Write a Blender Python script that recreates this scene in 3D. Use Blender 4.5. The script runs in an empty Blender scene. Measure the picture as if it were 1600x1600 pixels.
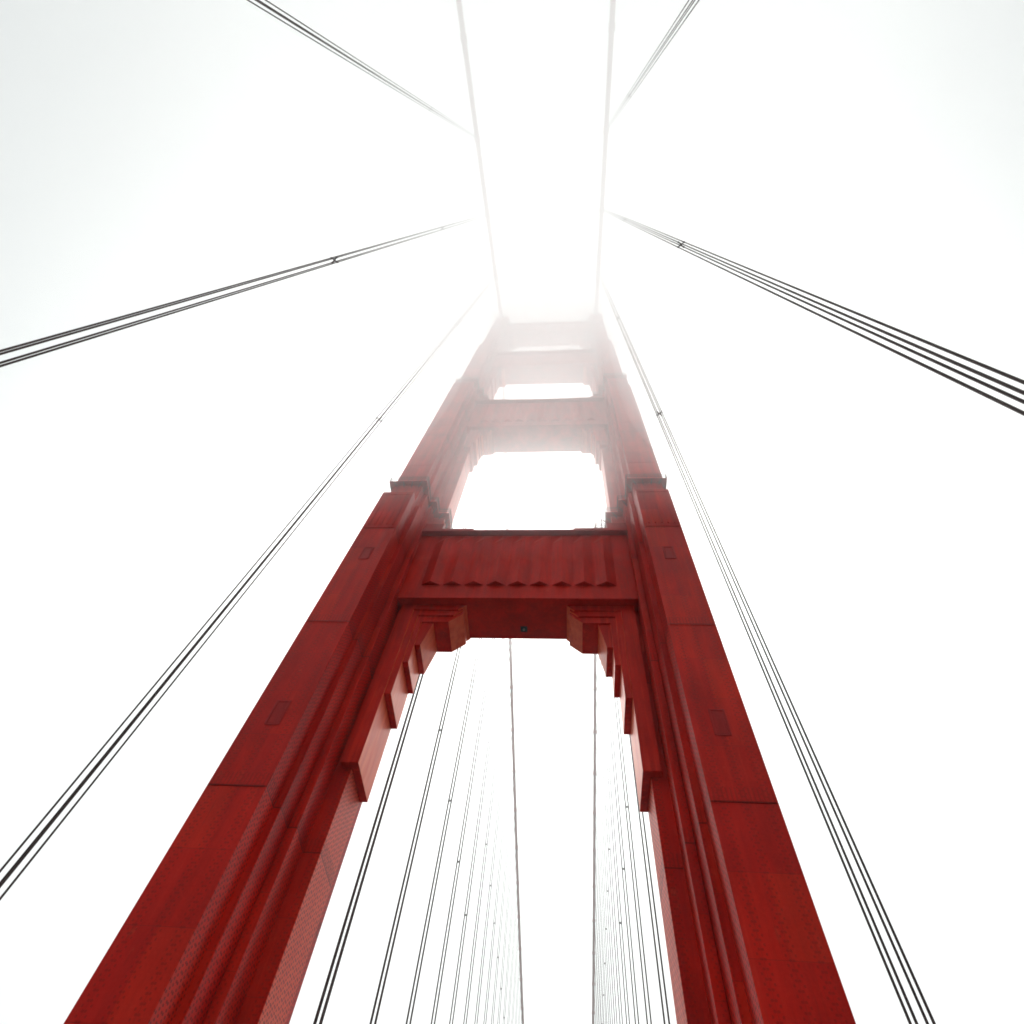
import bpy, bmesh, math, random
from mathutils import Vector, Matrix
R = math.radians
random.seed(7)
scene = bpy.context.scene
C = scene.collection
EYE = 1.7                      # eye height: all measured heights below are above the eye

# ------------------------------------------------------------------ camera
cd = bpy.data.cameras.new("camera"); cam = bpy.data.objects.new("camera", cd); C.objects.link(cam)
scene.camera = cam
cd.sensor_width = 36.0; cd.sensor_fit = 'HORIZONTAL'; cd.lens = 36.0 * 962.05 / 1600.0
cd.clip_start = 0.1; cd.clip_end = 20000
PITCH, ROLL, YAW = 1.086665, 0.161387, -0.190023
F = Vector((math.sin(YAW)*math.cos(PITCH), math.cos(YAW)*math.cos(PITCH), math.sin(PITCH)))
Rt = Vector((math.cos(YAW), -math.sin(YAW), 0)); U = Rt.cross(F)
Rt2 = math.cos(ROLL)*Rt + math.sin(ROLL)*U; U2 = -math.sin(ROLL)*Rt + math.cos(ROLL)*U
M = Matrix(((Rt2.x, U2.x, -F.x, 4.789), (Rt2.y, U2.y, -F.y, -34.69), (Rt2.z, U2.z, -F.z, EYE), (0, 0, 0, 1)))
cam.matrix_world = M

# ------------------------------------------------------------------ sky, sun, exposure
SUN_EL, SUN_AZ = R(60), R(-4)          # azimuth measured from +Y (beyond the tower) towards +X
w = bpy.data.worlds.new("World"); scene.world = w; w.use_nodes = True
nt = w.node_tree; bg = nt.nodes['Background']
sky = nt.nodes.new('ShaderNodeTexSky'); sky.sky_type = 'NISHITA'; sky.sun_disc = False
sky.sun_elevation = SUN_EL; sky.sun_rotation = SUN_AZ; sky.air_density = 1.0; sky.dust_density = 6.0; sky.ozone_density = 1.0
hs = nt.nodes.new('ShaderNodeHueSaturation'); hs.inputs['Saturation'].default_value = 0.10
nt.links.new(sky.outputs[0], hs.inputs['Color']); tint = nt.nodes.new('ShaderNodeMix'); tint.data_type = 'RGBA'; tint.blend_type = 'MULTIPLY'; tint.inputs[0].default_value = 1.0
tint.inputs[7].default_value = (.95, 1.0, .99, 1)      # thin cloud is faintly green-white
veil = nt.nodes.new('ShaderNodeGamma'); veil.inputs[1].default_value = .49      # cloud cover evens out the clear-sky gradient
veil2 = nt.nodes.new('ShaderNodeMix'); veil2.data_type = 'RGBA'; veil2.blend_type = 'MULTIPLY'; veil2.inputs[0].default_value = 1.0; veil2.inputs[7].default_value = (1.70, 1.70, 1.70, 1)
nt.links.new(hs.outputs[0], veil.inputs[0]); nt.links.new(veil.outputs[0], veil2.inputs[6]); nt.links.new(veil2.outputs[2], tint.inputs[6]); nt.links.new(tint.outputs[2], bg.inputs['Color'])
bg.inputs['Strength'].default_value = 0.12
sd = bpy.data.lights.new("sun", 'SUN'); sun = bpy.data.objects.new("sun", sd); C.objects.link(sun)
sd.energy = 1.9; sd.angle = R(45); sd.color = (1.0, 0.97, 0.93)
sdir = Vector((math.sin(SUN_AZ)*math.cos(SUN_EL), math.cos(SUN_AZ)*math.cos(SUN_EL), math.sin(SUN_EL)))
sun.rotation_euler = (-sdir).to_track_quat('-Z', 'Y').to_euler(); sun.location = (0, 0, 400)
scene.view_settings.view_transform = 'Standard'; scene.view_settings.look = 'None'
scene.view_settings.exposure = 0.98; scene.view_settings.gamma = 1.0
scene.cycles.volume_bounces = 10; scene.cycles.max_bounces = 12; scene.cycles.diffuse_bounces = 4
scene.cycles.glossy_bounces = 3; scene.cycles.use_denoising = True; scene.cycles.filter_width = 1.8

# ------------------------------------------------------------------ node helpers
def mat(name):
    m = bpy.data.materials.new(name); m.use_nodes = True
    return m, m.node_tree, m.node_tree.nodes['Principled BSDF']
class N:
    def __init__(s, nt): s.t = nt
    def new(s, ty, **k):
        n = s.t.nodes.new(ty)
        for a, v in k.items(): setattr(n, a, v)
        return n
    def put(s, sock, v):
        if isinstance(v, (int, float)): sock.default_value = v
        elif isinstance(v, tuple): sock.default_value = v
        else: s.t.links.new(v, sock)
    def math(s, op, a, b=0.0, c=0.0, clamp=False):
        n = s.new('ShaderNodeMath', operation=op); n.use_clamp = clamp
        s.put(n.inputs[0], a); s.put(n.inputs[1], b); s.put(n.inputs[2], c); return n.outputs[0]
    def mix(s, f, a, b, mode='MIX'):
        n = s.new('ShaderNodeMix', data_type='RGBA', blend_type=mode)
        s.put(n.inputs[0], f); s.put(n.inputs[6], a); s.put(n.inputs[7], b); return n.outputs[2]
    def noise(s, vec, scale, detail=4, rough=.55):
        n = s.new('ShaderNodeTexNoise'); s.t.links.new(vec, n.inputs['Vector'])
        n.inputs['Scale'].default_value = scale; n.inputs['Detail'].default_value = detail; n.inputs['Roughness'].default_value = rough
        return n.outputs[0]
    def ramp(s, v, lo, hi):
        n = s.new('ShaderNodeMapRange'); s.put(n.inputs[0], v); n.inputs[1].default_value = lo; n.inputs[2].default_value = hi
        return n.outputs[0]
    def scale(s, vec, xyz):
        n = s.new('ShaderNodeVectorMath', operation='MULTIPLY'); s.t.links.new(vec, n.inputs[0]); n.inputs[1].default_value = xyz
        return n.outputs[0]

def orange_steel(name, base=(0.64, 0.012, 0.006), rivets=1.0, seams=True, wear_and_light=0.5, rough=0.46):
    """red-orange bridge paint: patchy fading, vertical run-off streaks, rivet columns, splice lines"""
    m, t, b = mat(name); n = N(t)
    tc = n.new('ShaderNodeTexCoord').outputs['Object']
    geo = n.new('ShaderNodeNewGeometry').outputs['Normal']
    sx = n.new('ShaderNodeSeparateXYZ'); t.links.new(tc, sx.inputs[0]); X, Y, Z = sx.outputs
    sn = n.new('ShaderNodeSeparateXYZ'); t.links.new(geo, sn.inputs[0])
    side = n.math('GREATER_THAN', n.math('ABSOLUTE', sn.outputs[0]), 0.6)
    flat = n.math('GREATER_THAN', n.math('ABSOLUTE', sn.outputs[2]), 0.6)
    u = n.math('ADD', n.math('MULTIPLY', X, n.math('SUBTRACT', 1.0, side)), n.math('MULTIPLY', Y, side))
    v = n.math('ADD', n.math('MULTIPLY', Z, n.math('SUBTRACT', 1.0, flat)), n.math('MULTIPLY', Y, flat))
    # tone: broad patches, run-off streaks, fine mottling
    big = n.noise(n.scale(tc, (.45, .45, .16)), 1.0, 6, .6)
    streak = n.noise(n.scale(tc, (2.6, 2.6, .10)), 1.0, 6, .62)
    fine = n.noise(tc, 7.0, 5, .6)
    dk = tuple(c*.52 for c in base) + (1,)
    pale = (min(1, base[0]*1.25), base[1]*3.2, base[2]*3.0, 1)
    c0 = n.mix(n.ramp(big, .36, .64), base + (1,), (base[0]*.62, base[1]*.6, base[2]*.9, 1))
    c1 = n.mix(n.math('MULTIPLY', n.ramp(streak, .52, .78), wear_and_light), c0, pale)
    c2 = n.mix(n.math('MULTIPLY', n.ramp(streak, .47, .25), .55), c1, dk)
    c3 = n.mix(n.math('MULTIPLY', n.ramp(fine, .45, .8), .30), c2, pale)
    if seams:
        cell = n.new('ShaderNodeCombineXYZ')
        n.put(cell.inputs[0], n.math('FLOOR', n.math('DIVIDE', u, 1.77)))
        n.put(cell.inputs[1], n.math('FLOOR', n.math('DIVIDE', n.math('SUBTRACT', Z, 22.8+EYE), 3.8125)))
        n.put(cell.inputs[2], n.math('ADD', n.math('MULTIPLY', side, 7.0), n.math('FLOOR', n.math('DIVIDE', X, 4.0))))
        wn = n.new('ShaderNodeTexWhiteNoise', noise_dimensions='3D'); t.links.new(cell.outputs[0], wn.inputs['Vector'])
        c3 = n.mix(n.math('MULTIPLY', n.ramp(wn.outputs[0], .45, 1.0), .30), c3, (base[0]*.62, base[1]*.5, base[2]*1.6, 1))
        c3 = n.mix(n.math('MULTIPLY', n.ramp(wn.outputs[0], .40, 0.0), .28), c3, (base[0]*1.1, base[1]*3.2, base[2]*2.0, 1))
    # grime: thin dark drips and soot blotches with ragged edges
    drip = n.noise(n.scale(tc, (5.5, 5.5, .22)), 1.0, 8, .7)
    blot = n.noise(n.scale(tc, (1.1, 1.1, .7)), 1.0, 8, .72)
    c3 = n.mix(n.math('MULTIPLY', n.math('MULTIPLY', n.ramp(drip, .56, .70), n.ramp(blot, .45, .60)), .55), c3, (base[0]*.22, base[1]*.6, base[2]*.9, 1))
    c3 = n.mix(n.math('MULTIPLY', n.ramp(blot, .60, .72), .40), c3, (base[0]*.95, base[1]*6, base[2]*6, 1))
    if wear_and_light > .4:  # bright light on portal-facing sides put into the colour, broken by worn streaks
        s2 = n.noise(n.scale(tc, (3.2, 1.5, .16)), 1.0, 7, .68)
        portal = n.math('MULTIPLY', side, n.math('LESS_THAN', n.math('ABSOLUTE', X), 10.95 if wear_and_light < .9 else 9.9))
        side_light = n.math('MULTIPLY', portal, n.math('ADD', .60, n.math('MULTIPLY', n.ramp(s2, .36, .64), .40)))
        side_light = n.math('MINIMUM', side_light, 1.0)
        c3 = n.mix(side_light, c3, (.90, .17, .070, 1) if wear_and_light > .9 else (.80, .10, .045, 1))
    h = n.math('MULTIPLY', fine, .10)
    if rivets > 0:
        # columns of rivets in pairs each side of every plate edge (plates 1.07 m wide)
        P, Q = 1.18, 0.38
        cu = n.math('PINGPONG', u, P/2)                                   # 0 at plate edge
        near = n.math('LESS_THAN', cu, n.math('ADD', .25, n.math('MULTIPLY', side, .35)))
        fu = n.math('SUBTRACT', n.math('FRACT', n.math('DIVIDE', cu, .145)), .5)
        stag = n.math('MULTIPLY', n.math('FLOOR', n.math('DIVIDE', cu, .145)), .5)
        fv = n.math('SUBTRACT', n.math('FRACT', n.math('ADD', n.math('DIVIDE', v, Q), stag)), .5)
        dd = n.math('ADD', n.math('POWER', n.math('MULTIPLY', n.math('ABSOLUTE', fu), .145), 2), n.math('POWER', n.math('MULTIPLY', n.math('ABSOLUTE', fv), Q), 2))
        dot = n.math('MULTIPLY', n.math('LESS_THAN', dd, .062**2), near)
        # dense rivet fields beside each field splice
        zs = n.math('FRACT', n.math('DIVIDE', n.math('SUBTRACT', Z, 22.8+EYE), 15.25))
        zs = n.math('MULTIPLY', zs, 15.25)
        band = n.math('LESS_THAN', zs, .95)
        g1 = n.math('SUBTRACT', n.math('FRACT', n.math('DIVIDE', u, .24)), .5)
        g2 = n.math('SUBTRACT', n.math('FRACT', n.math('DIVIDE', v, .17)), .5)
        d2 = n.math('ADD', n.math('POWER', n.math('ABSOLUTE', g1), 2), n.math('POWER', n.math('ABSOLUTE', g2), 2))
        dot2 = n.math('MULTIPLY', n.math('LESS_THAN', n.math('ABSOLUTE', g1), .2), band)
        dots = n.math('MAXIMUM', dot, n.math('MULTIPLY', dot2, .8))
        c3 = n.mix(n.math('MULTIPLY', dots, n.math('ADD', .38, n.math('MULTIPLY', side, .5))), c3, tuple(c*.22 for c in base) + (1,))
        h = n.math('ADD', h, n.math('MULTIPLY', dots, .6))
    if seams:
        zm = n.math('MULTIPLY', n.math('FRACT', n.math('DIVIDE', n.math('SUBTRACT', Z, 22.8+EYE), 15.25)), 15.25)
        l1 = n.math('LESS_THAN', zm, .09)
        zn = n.math('MULTIPLY', n.math('FRACT', n.math('DIVIDE', n.math('SUBTRACT', Z, 22.8+EYE), 3.8125)), 3.8125)
        l2 = n.math('MULTIPLY', n.math('LESS_THAN', zn, .035), .45)
        uu = n.math('LESS_THAN', n.math('PINGPONG', u, 1.18/2), .012)
        ln = n.math('MAXIMUM', n.math('MAXIMUM', l1, l2), n.math('MULTIPLY', uu, .4))
        c3 = n.mix(n.math('MULTIPLY', ln, .75), c3, tuple(c*.18 for c in base) + (1,))
        h = n.math('SUBTRACT', h, ln)
    bp = n.new('ShaderNodeBump'); bp.inputs['Strength'].default_value = .55; bp.inputs['Distance'].default_value = .03
    t.links.new(h, bp.inputs['Height']); t.links.new(bp.outputs[0], b.inputs['Normal'])
    t.links.new(c3, b.inputs['Base Color']); b.inputs['Specular IOR Level'].default_value = .22; b.inputs['Specular Tint'].default_value = (1, .18, .14, 1)
    rr = n.new('ShaderNodeMapRange'); t.links.new(streak, rr.inputs[0]); rr.inputs[3].default_value = rough-.06; rr.inputs[4].default_value = rough+.16
    t.links.new(rr.outputs[0], b.inputs['Roughness'])
    return m

def plain(name, col, rough=.5, metal=0.0, amt=.3, sc=3.0):
    m, t, b = mat(name); n = N(t)
    tc = n.new('ShaderNodeTexCoord').outputs['Object']
    f = n.noise(tc, sc, 6, .6)
    c = n.mix(n.math('MULTIPLY', n.ramp(f, .3, .75), amt), col + (1,), tuple(x*.45 for x in col) + (1,))
    t.links.new(c, b.inputs['Base Color']); b.inputs['Roughness'].default_value = rough; b.inputs['Metallic'].default_value = metal
    return m

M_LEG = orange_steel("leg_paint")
M_STRUT = orange_steel("strut_paint", rivets=0.0, seams=False, wear_and_light=.35)
M_BRACK = orange_steel("bracket_paint", rivets=0.0, seams=False, wear_and_light=1.0, rough=.44)
M_TRIM = orange_steel("trim_paint", base=(.45, .014, .012), rivets=0.0, seams=False, wear_and_light=.3)
M_RAIL = plain("rail_paint", (.13, .022, .016), .5)
M_ROPE = plain("rope_paint", (.035, .012, .010), .6, sc=20)
M_CABLE = plain("cable_paint", (.30, .05, .035), .55, sc=1.5)
M_DARK = plain("dark_glass", (.02, .02, .025), .2)
M_ROAD = plain("asphalt", (.05, .05, .052), .9, amt=.5, sc=1.2)
M_WALK = plain("concrete", (.30, .29, .27), .85, amt=.35, sc=1.0)
M_LINE = plain("road_paint", (.75, .74, .70), .6, amt=.3)
M_WATER, _t, _b = mat("sea"); _b.inputs['Base Color'].default_value = (.02, .045, .05, 1); _b.inputs['Roughness'].default_value = .18
_n = N(_t); _bp = _n.new('ShaderNodeBump'); _bp.inputs['Strength'].default_value = .6; _bp.inputs['Distance'].default_value = 1.0
_t.links.new(_n.noise(_n.new('ShaderNodeTexCoord').outputs['Object'], .12, 6, .6), _bp.inputs['Height']); _t.links.new(_bp.outputs[0], _b.inputs['Normal'])

# ------------------------------------------------------------------ mesh helpers (heights given above the eye)
def V(x, y, z): return (x, y, z + EYE)
def link(name, bm, m, parent=None, bevel=0.0, smooth=False):
    bmesh.ops.remove_doubles(bm, verts=bm.verts, dist=1e-5)
    bmesh.ops.dissolve_degenerate(bm, edges=bm.edges, dist=1e-5)
    bmesh.ops.recalc_face_normals(bm, faces=bm.faces)
    me = bpy.data.meshes.new(name); bm.to_mesh(me); bm.free(); me.materials.append(m)
    if smooth:
        for p in me.polygons: p.use_smooth = True
    o = bpy.data.objects.new(name, me); C.objects.link(o)
    if parent is not None:
        o.parent = parent; o.matrix_parent_inverse = base_matrix(parent).inverted()
    if bevel > 0:
        b = o.modifiers.new("bevel", 'BEVEL'); b.width = bevel; b.segments = 2; b.limit_method = 'ANGLE'; b.angle_limit = R(35)
    return o
def base_matrix(o):
    mt = Matrix.Translation(o.location)
    if o.parent is not None: mt = base_matrix(o.parent) @ o.matrix_parent_inverse @ mt
    return mt
def loop_solid(bm, rings, cap=True):
    rs = [[bm.verts.new(p) for p in r] for r in rings]
    k = len(rs[0])
    for a, b in zip(rs, rs[1:]):
        for i in range(k):
            j = (i+1) % k
            bm.faces.new((a[i], a[j], b[j], b[i]))
    if cap:
        bm.faces.new(list(reversed(rs[0]))); bm.faces.new(rs[-1])
def box(bm, x0, x1, y0, y1, z0, z1):
    loop_solid(bm, [[V(x0, y0, z), V(x1, y0, z), V(x1, y1, z), V(x0, y1, z)] for z in (z0, z1)])
def plate(bm, pts, y0, y1):
    """polygon in XZ pushed through from y0 to y1"""
    loop_solid(bm, [[V(x, y, z) for x, z in pts] for y in (y0, y1)])
def tube(bm, pts, r, seg=8, closed=False):
    pts = [Vector(p) for p in pts]; rings = []
    for i, p in enumerate(pts):
        a = pts[max(i-1, 0)]; b = pts[min(i+1, len(pts)-1)]
        d = (b-a).normalized(); up = Vector((0, 0, 1)) if abs(d.z) < .9 else Vector((1, 0, 0))
        s = d.cross(up).normalized(); q = s.cross(d)
        rings.append([p + r*(math.cos(2*math.pi*k/seg)*s + math.sin(2*math.pi*k/seg)*q) for k in range(seg)])
    loop_solid(bm, rings)
def BM(): return bmesh.new()
def empty(name, loc, label, cat, group=None):
    o = bpy.data.objects.new(name, None); C.objects.link(o); o.location = loc; o.empty_display_size = 1
    o['label'] = label; o['category'] = cat
    if group: o['group'] = group
    return o

# ------------------------------------------------------------------ ground level: road deck, footways, sea
def structure(o): o['kind'] = 'structure'; return o
bm = BM(); box(bm, -9.3, 9.3, -500, 900, -2.5, -1.7); structure(link('road', bm, M_ROAD))
for nm, s in (('sidewalk', -1), ('sidewalk', 1)):
    bm = BM(); x0, x1 = sorted((s*9.303, s*13.2)); box(bm, x0, x1, -500, 900, -2.6, -1.55); structure(link(nm, bm, M_WALK))
bm = BM()
for xx in (-6.2, -3.1, 0, 3.1, 6.2):
    for yy in range(-100, 300, 12):
        box(bm, xx-.06, xx+.06, yy, yy+(11.9 if xx == 0 else 3), -1.70+.002, -1.696)
structure(link('road_markings', bm, M_LINE))
bm = BM(); vs = [bm.verts.new(V(x, y, -70)) for x, y in ((-6000, -6000), (6000, -6000), (6000, 6000), (-6000, 6000))]; bm.faces.new(vs)
structure(link('water', bm, M_WATER))

# ------------------------------------------------------------------ tower
YC = 2.2
tower = empty('bridge_tower', (0, YC, -1.7+EYE), 'tall red suspension bridge tower with stepped legs fading into fog', 'bridge tower')

# z0, z1, web x, web y, step x, step y, mid x, mid y, face x, face y, outer face x, outer web x
SECT = [
 (-40,  61.9, 10.31,  .45, 11.41, -1.67, 11.90, -3.60, 12.35, -5.40, 15.90, 17.85),
 (61.9, 112., 10.18,  .30, 11.55, -1.30, 12.00, -2.90, 12.45, -4.10, 15.90, 17.85),
 (112., 149., 10.85,  .30, 11.75, -1.00, 12.15, -2.20, 12.60, -3.20, 15.70, 17.00),
 (149., 186., 11.50,  .30, 12.10, -0.80, 12.40, -1.90, 12.80, -2.90, 15.20, 16.20)]
def leg_ring(s, c, z):
    z0, z1, xw, yw, xs, ys, xm, ym, xa, ya, xo, xq = c
    ox = (xq-xo)/3
    f = [(xw, yw), (xs, yw), (xs, ys), (xm, ys), (xm, ym), (xa, ym), (xa, ya), (xo, ya), (xo, ym), (xo+ox, ym), (xo+ox, ys), (xo+2*ox, ys), (xo+2*ox, yw), (xq, yw)]
    back = 3.95 if z0 < 60 else 3.4
    def mir(y): return back if y == yw else 2*YC - y
    f = f + [(x, mir(y)) for x, y in reversed(f)]
    return [V(s*x, y, z) for x, y in f]
for s in (-1, 1):
    bm = BM(); rings = []
    for c in SECT:
        rings.append(leg_ring(s, c, c[0])); rings.append(leg_ring(s, c, c[1]))
    loop_solid(bm, rings)
    leg = link('leg', bm, M_LEG, tower, bevel=.03)
    # access hatches on the front face
    for hz, hx in ((27.4, 14.05), (47.5, 14.0)):
        bm = BM()
        box(bm, s*hx-.34, s*hx+.34, -5.425, -5.38, hz+.12, hz+1.92)
        ha = link('hatch', bm, M_TRIM, leg, bevel=.02)
        bm = BM(); box(bm, s*hx-.50, s*hx-.36, -5.445, -5.38, hz, hz+2.1); box(bm, s*hx+.36, s*hx+.50, -5.445, -5.38, hz, hz+2.1)
        box(bm, s*hx-.365, s*hx+.365, -5.440, -5.38, hz-.04, hz+.10); box(bm, s*hx-.365, s*hx+.365, -5.440, -5.38, hz+1.95, hz+2.08)
        link('hatch_rim', bm, M_TRIM, leg, bevel=.015)
    # splice cover straps across the front face
    for z, prot in ((22.8, .04), (38.0, .04), (53.5, .04), (61.2, .06)):
        bm = BM(); x0, x1 = sorted((s*12.5, s*15.75)); box(bm, x0, x1, -5.40-prot, -5.35, z, z+.14)
        link('splice_plate', bm, M_LEG, leg)
    for z in (72.5, 88., 103.):
        bm = BM(); x0, x1 = sorted((s*12.6, s*15.75)); box(bm, x0, x1, -4.14, -4.05, z, z+.14)
        link('splice_plate', bm, M_LEG, leg)
    # raised vertical stiffeners under the setback
    for k in range(5):
        bm = BM(); xx = s*(12.9+k*.62); box(bm, xx-.07, xx+.07, -5.46, -5.36, 54.2, 58.2-(k % 2)*.5)
        link('stiffener', bm, M_LEG, leg)
    # inner corner pilaster ends one step below the setback
    bm = BM(); x0, x1 = sorted((s*11.3, s*11.86)); box(bm, x0, x1, -1.86, -1.2, -39, 57.5)
    link('corner_pilaster', bm, M_LEG, leg, bevel=.03)

# portal struts: bottom, top, front y, back y, half width at the legs, number of pleats
STR = [(47.6, 59.6, -.95, 3.85, 11.65, 9, 49.79), (96.2, 108.6, -.95, 3.75, 11.8, 10, 98.3),
       (137.0, 148.0, -.75, 3.55, 12.0, 0, 0), (175.3, 184.5, -.75, 3.45, 12.2, 0, 0)]
BR = [  # nested bracket plates: (inner x, foot z, arm underside dz below strut bottom, arm end x)
 [(9.75, 29.1, -.70, 5.46), (9.20, 35.93, -1.40, 5.84), (8.71, 39.86, -2.18, 6.20), (8.20, 42.26, -2.18, 6.2)],
 [(9.95, 88.6, -.35, 7.7), (9.45, 91.0, -.60, 7.95), (9.25, 93.4, -.85, 8.2), (9.05, 94.4, -.85, 8.2)],
 [(10.55, 127.0, -.3, 9.3), (10.3, 131.5, -.6, 9.4), (10.15, 134.2, -.9, 9.5)],
 [(11.2, 170.0, -.4, 9.2), (10.95, 172.5, -.8, 9.6)]]
for i, (zb, zt, yf, yb, hw, npl, zp) in enumerate(STR):
    bm = BM(); box(bm, -hw, hw, yf, yb, zb, zt)
    st = link('portal_strut', bm, M_STRUT, tower, bevel=.03)
    # projecting cap
    bm = BM(); box(bm, -hw+.05, hw-.05, yf-.65, yb+.65, zt-.02, zt+.22)
    for s in (-1, 1):
        x0, x1 = sorted((s*5.6, s*(hw-.1))); box(bm, x0, x1, yf-.60, yb+.60, zt+.2, zt+.62)
        x0, x1 = sorted((s*9.3, s*(hw-.15))); box(bm, x0, x1, yf-.3, yb+.3, zt+.6, zt+2.3)
    link('cornice', bm, M_TRIM, st, bevel=.02)
    # lower moulding lip
    bm = BM(); box(bm, -hw+.28, hw-.28, yf-.06, yf+.2, zb-.03, zb+.16); link('moulding', bm, M_STRUT, st)
    if npl:
        half = 9.66 if i == 0 else 9.9; pw = 2*half/npl
        for k in range(npl):
            xc = -half + pw*(k+.5); a = pw*.5*.96
            bm = BM()
            r0 = [V(xc-a, yf+.02, zp), V(xc, yf-.50, zp), V(xc+a, yf+.02, zp)]
            r1 = [V(xc-a, yf+.02, zt-1.7), V(xc, yf-.48, zt-1.7), V(xc+a, yf+.02, zt-1.7)]
            r2 = [V(xc-a, yf+.02, zt-.1), V(xc, yf-.02, zt-.1), V(xc+a, yf+.02, zt-.1)]
            loop_solid(bm, [r0, r1, r2]); link('fluted_panel', bm, M_STRUT, st)
    # corner brackets
    for s in (-1, 1):
        root = None
        for j, (xi, zf, dz, xe) in enumerate(BR[i]):
            za = zb + dz; ox = 11.01-.06*j; fy = -.15+.16*j - (.2 if i else 0); by = 4.0-.1*j
            zt2 = zb+.4-.03*j
            last = (j == len(BR[i])-1)
            if i < 2 and last:
                pts = [(ox, zf), (xi, zf), (xi-(.6 if i == 0 else .25), za), (xi-(.6 if i == 0 else .25), zt2), (ox, zt2)]
            elif i < 2 and j == 2:
                pts = [(ox, zf), (xi, zf), (xi, za), (xe, za), (xe-.80, za+.80), (xe-1.2, za+1.2), (xe-1.2, zt2), (ox, zt2)]
            else:
                up = min(.8, -dz+.05)
                pts = [(ox, zf), (xi, zf), (xi, za), (xe, za), (xe-up, za+up), (xe-up, zt2), (ox, zt2)]
            bm = BM(); plate(bm, [(s*x, z) for x, z in pts], fy, by)
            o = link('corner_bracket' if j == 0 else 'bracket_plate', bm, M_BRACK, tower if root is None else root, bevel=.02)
            if root is None: root = o
# inspection hatch and lamp under the first strut
st0 = [o for o in tower.children if o.name == 'portal_strut'][0]
bm = BM(); box(bm, .3, .95, 2.3, 2.95, 47.53, 47.61); link('inspection_hatch', bm, M_DARK, st0)
bm = BM(); tube(bm, [V(.62, 2.6, 47.52), V(.62, 2.6, 47.40)], .12, 12); link('light_fitting', bm, M_WALK, st0)

# walkways wrapping the legs
def contour(s, c, off, z):
    z0, z1, xw, yw, xs, ys, xm, ym, xa, ya, xo, xq = c
    pts = [(xw-off, 3.4+off), (xw-off, yw-off), (xs-off, yw-off), (xs-off, ys-off), (xa-off, ys-off), (xa-off, ya-off), (xo+off*.9, ya-off), (xo+off*.9, ys-off-.01)]
    return [Vector(V(s*x, y, z)) for x, y in pts]
def walkway(s, c, z, off=.62):
    a = contour(s, c, off, z); b = contour(s, c, .02, z)
    bm = BM()
    for (p, q, r, t) in zip(a, a[1:], b[1:], b):
        lo = [p, q, r, t]; loop_solid(bm, [[v + Vector((0, 0, -.07)) for v in lo], lo])
    w = link('walkway', bm, M_TRIM, tower)
    bm = BM()
    for hh in (.45, .8, 1.12):
        for p, q in zip(a, a[1:]): tube(bm, [p+Vector((0, 0, hh)), q+Vector((0, 0, hh))], .028, 6)
    for p, q in zip(a, a[1:]):
        L = (q-p).length; k = max(1, round(L/1.3))
        for i in range(k+1): tube(bm, [p.lerp(q, i/k), p.lerp(q, i/k)+Vector((0, 0, 1.12))], .03, 6)
    link('handrail', bm, M_RAIL, w)
    for (p, q, r, t) in zip(a, a[1:], b[1:], b):
        L = (q-p).length; k = max(1, round(L/1.3))
        for i in range(k):
            e = p.lerp(q, (i+.5)/k); g = t.lerp(r, (i+.5)/k)
            bm = BM(); tube(bm, [g+Vector((0, 0, -.55)), e+Vector((0, 0, -.12)), g+Vector((0, 0, -.12))], .035, 6)
            link('support_bracket', bm, M_RAIL, w)
for s in (-1, 1):
    walkway(s, SECT[1], 66.4)
    walkway(s, SECT[2], 115.5)
# small railed landing and ladder on top of the first strut, by the right leg
bm = BM()
for x in (8.0, 8.6, 9.2):
    tube(bm, [V(x, -1.4, 60.2), V(x, -1.4, 61.4)], .035, 6)
for z in (60.6, 61.0, 61.4): tube(bm, [V(8.0, -1.4, z), V(9.2, -1.4, z)], .03, 6); tube(bm, [V(8.0, -1.4, z), V(8.0, .4, z)], .03, 6)
tube(bm, [V(8.75, -1.3, 60.2), V(8.75, -1.3, 64.6)], .06, 8)
tube(bm, [V(8.75, -1.3, 62.6), V(9.6, -1.0, 62.2)], .05, 8)
link('service_rail', bm, M_RAIL, tower)
for s in (-1, 1):
    bm = BM()
    for d in (-.22, .22): tube(bm, [V(s*9.95, 1.2+d, 60.0), V(s*9.95, 1.2+d, 67.6)], .03, 6)
    for k in range(24): tube(bm, [V(s*9.95, .98, 60.2+k*.3), V(s*9.95, 1.42, 60.2+k*.3)], .02, 5)
    for k in range(6):
        zz = 61.2+k*1.1
        tube(bm, [V(s*9.95, .9, zz), V(s*9.55, .8, zz), V(s*9.3, 1.2, zz), V(s*9.55, 1.6, zz), V(s*9.95, 1.5, zz)], .025, 5)
    link('caged_ladder', bm, M_RAIL, tower)
# cable saddle housings on the tops of the legs
for s in (-1, 1):
    bm = BM()
    plate(bm, [(s*(13.72+dx), z) for dx, z in ((-2.0, 185.5), (2.0, 185.5), (2.0, 188.5), (1.3, 189.6), (-1.3, 189.6), (-2.0, 188.5))], -2.6, 7.0)
    link('saddle_housing', bm, M_TRIM, tower, bevel=.05)

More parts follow.
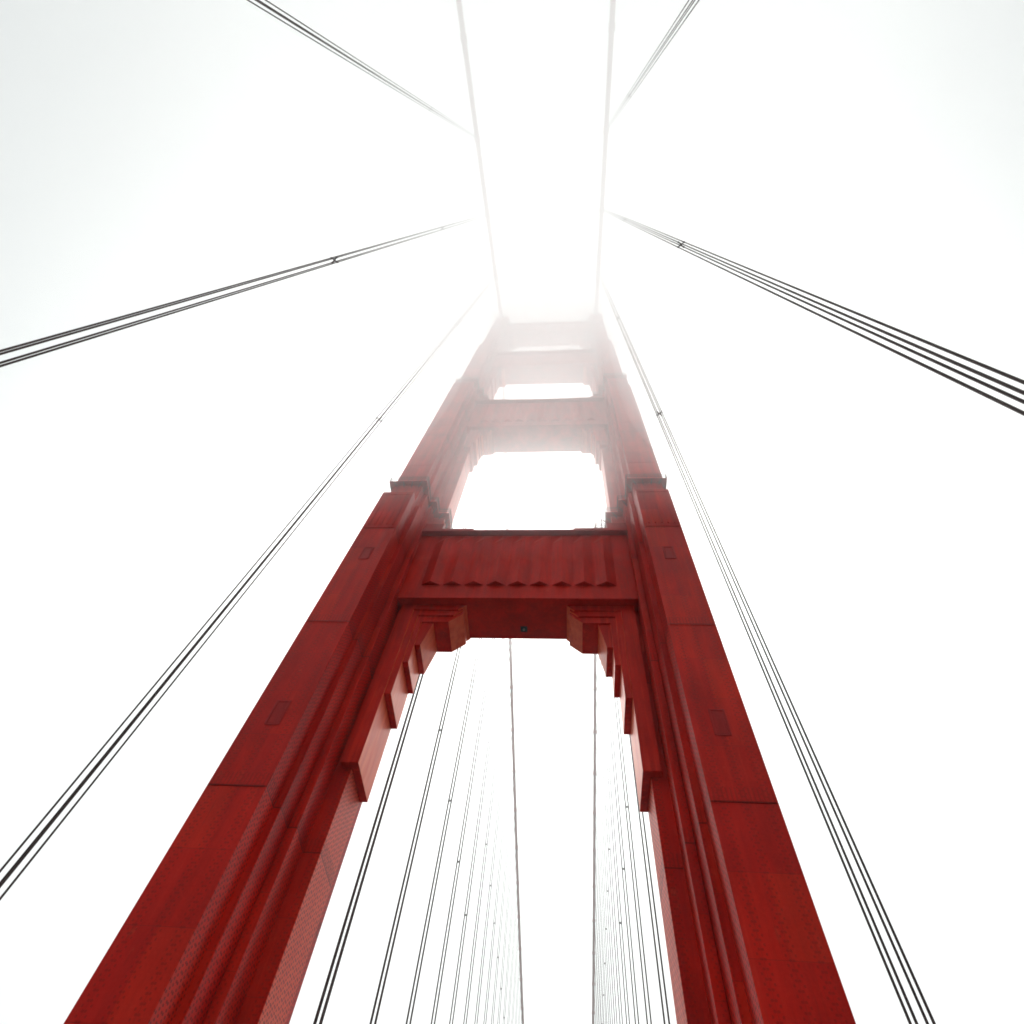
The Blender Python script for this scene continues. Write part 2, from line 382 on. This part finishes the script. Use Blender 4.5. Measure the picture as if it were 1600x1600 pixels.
# ------------------------------------------------------------------ main cables
def zcab(y):
    return 187.5 + (.764*y if y < 0 else -.343*y) + .000349*y*y
NEAR = [-(15.465+15.24*k) for k in range(3)]
FAR = [18.81+15.24*k for k in range(17)]
for s, side in ((-1, 'left'), (1, 'right')):
    t = empty('main_cable', (s*13.72, YC, 186+EYE), 'thick main suspension cable over the %s tower leg' % side, 'main cable', 'main cables')
    ys = [y for y in range(-170, 0, 5)] + [0] + [y for y in range(5, 560, 5)]
    bm = BM(); tube(bm, [V(s*13.72, y, zcab(y)) for y in ys], .47, 20); link('cable', bm, M_CABLE, t, smooth=True)
    for y in NEAR + [-(15.465+15.24*k) for k in range(3, 9)] + FAR + [FAR[-1]+15.24*k for k in range(1, 12)]:
        bm = BM(); e = .55; p = [V(s*13.72, y+d, zcab(y+d)) for d in (-e, e)]
        tube(bm, p, .60, 16); link('cable_band', bm, M_CABLE, t)
    for d in (-.42, .42):      # hand ropes above the cable
        bm = BM(); tube(bm, [V(s*13.72+d, y, zcab(y)+1.25) for y in ys[::3]], .022, 5); link('hand_rope', bm, M_ROPE, t)

# ------------------------------------------------------------------ suspender ropes: four ropes with spacer clamps
CLZ = {('n', 0): [57.5, 108.], ('n', 1): [52.3, 102.], ('n', 2): [44., 101.3]}
ORD = ['first', 'second', 'third', 'fourth', 'fifth', 'sixth', 'seventh', 'eighth', 'ninth', 'tenth', 'eleventh', 'twelfth', 'thirteenth', 'fourteenth', 'fifteenth', 'sixteenth', 'seventeenth']
AX, AY, RR = .215, .175, .043
clamp_mesh = None
def clamp_bm():
    bm = BM()
    for d in (-.10, .10):
        for sx, sy in ((1, 1), (1, -1)):
            tube(bm, [(-sx*AX*1.15, -sy*AY*1.15, d), (sx*AX*1.15, sy*AY*1.15, d)], .028, 6)
    for sx in (-1, 1):
        for sy in (-1, 1):
            tube(bm, [(sx*AX, sy*AY, -.14), (sx*AX, sy*AY, .14)], .07, 8)
    tube(bm, [(0, 0, -.16), (0, 0, .16)], .05, 8)
    return bm
unit_rope = None
def suspender(s, y, label, group, clz, fat=1.0):
    global clamp_mesh, unit_rope
    ztop = zcab(y); z0 = -2.2
    t = empty('suspender', (s*13.72, y, z0+EYE), label, 'suspender ropes', group)
    if unit_rope is None:
        bm = BM(); tube(bm, [(0, 0, 0), (0, 0, 1)], RR, 10)
        unit_rope = bpy.data.meshes.new('rope'); bm.to_mesh(unit_rope); bm.free(); unit_rope.materials.append(M_ROPE)
        for p in unit_rope.polygons: p.use_smooth = True
        bm = clamp_bm(); clamp_mesh = bpy.data.meshes.new('spacer_clamp'); bm.to_mesh(clamp_mesh); bm.free(); clamp_mesh.materials.append(M_ROPE)
    for sx in (-1, 1):
        for sy in (-1, 1):
            o = bpy.data.objects.new('rope', unit_rope); C.objects.link(o); o.parent = t
            o.location = (sx*AX, sy*AY, 0); o.scale = (fat, fat, ztop-z0)
    for z in clz:
        if z < ztop-4:
            o = bpy.data.objects.new('spacer_clamp', clamp_mesh); C.objects.link(o); o.parent = t; o.location = (0, 0, z-z0)
for s, side in ((-1, 'left'), (1, 'right')):
    for k, y in enumerate(NEAR):
        where = ('nearest the front of the tower', 'passing beside the viewer', 'overhead, farthest in front of the tower')[k]
        suspender(s, y, 'dark four-rope suspender %s, %s cable' % (where, side), 'suspenders in front of the tower', CLZ[('n', k)], .92)
    for k, y in enumerate(FAR):
        clz = [64.] if k < 5 else [88.]
        suspender(s, y, 'thin rope pair, %s beyond the tower on the %s cable' % (ORD[k], side), 'suspenders beyond the tower', clz, 1.6)

# ------------------------------------------------------------------ air: thin even haze, and the cloud the tower top stands in
def air(name, x0, x1, y0, y1, z0, z1, dens, col=(.998, 1.0, 1.0), g=.62):
    m = bpy.data.materials.new(name); m.use_nodes = True; t = m.node_tree
    t.nodes.remove(t.nodes['Principled BSDF'])
    v = t.nodes.new('ShaderNodeVolumePrincipled'); v.inputs['Color'].default_value = col + (1,)
    v.inputs['Density'].default_value = dens; v.inputs['Anisotropy'].default_value = g
    t.links.new(v.outputs[0], t.nodes['Material Output'].inputs['Volume'])
    bm = BM(); box(bm, x0, x1, y0, y1, z0, z1)
    o = link(name, bm, m); o['kind'] = 'stuff'; return o
air('haze', -400, 400, -520, 920, -72, 196, .00012)
air('fog_bank', -80, 85, -170, 14, 54, 205, .0175)
air('fog_bank', -390, 390, 14.5, 910, 66, 228, .0010)

# drifting denser patches of the same cloud round the tower top
def puff(cx, cy, cz, rx, ry, rz, dens, seed):
    rnd = random.Random(seed); bm = BM(); bmesh.ops.create_icosphere(bm, subdivisions=4, radius=1)
    ph = [(Vector((rnd.uniform(-1, 1), rnd.uniform(-1, 1), rnd.uniform(-1, 1))).normalized()*rnd.uniform(2, 5), rnd.uniform(0, 6)) for _ in range(7)]
    for v in bm.verts:
        k = 1 + .13*sum(math.sin(v.co.dot(d)+a) for d, a in ph)/1.6
        v.co = Vector(V(cx + v.co.x*k*rx, cy + v.co.y*k*ry, cz + v.co.z*k*rz))
    m = bpy.data.materials['fog_bank'].copy()
    for q in m.node_tree.nodes:
        if q.type == 'PRINCIPLED_VOLUME': q.inputs['Density'].default_value = dens
    o = link('fog_wisp', bm, m); o['kind'] = 'stuff'
puff(20, -9, 100, 7, 5, 34, .022, 1)
puff(-18, -9, 105, 6, 5, 34, .012, 2)
puff(-14, -20, 74, 12, 8, 9, .014, 4)
puff(3, -7, 120, 14, 6, 12, .008, 5)
puff(2, -6, 168, 34, 14, 30, .010, 6)
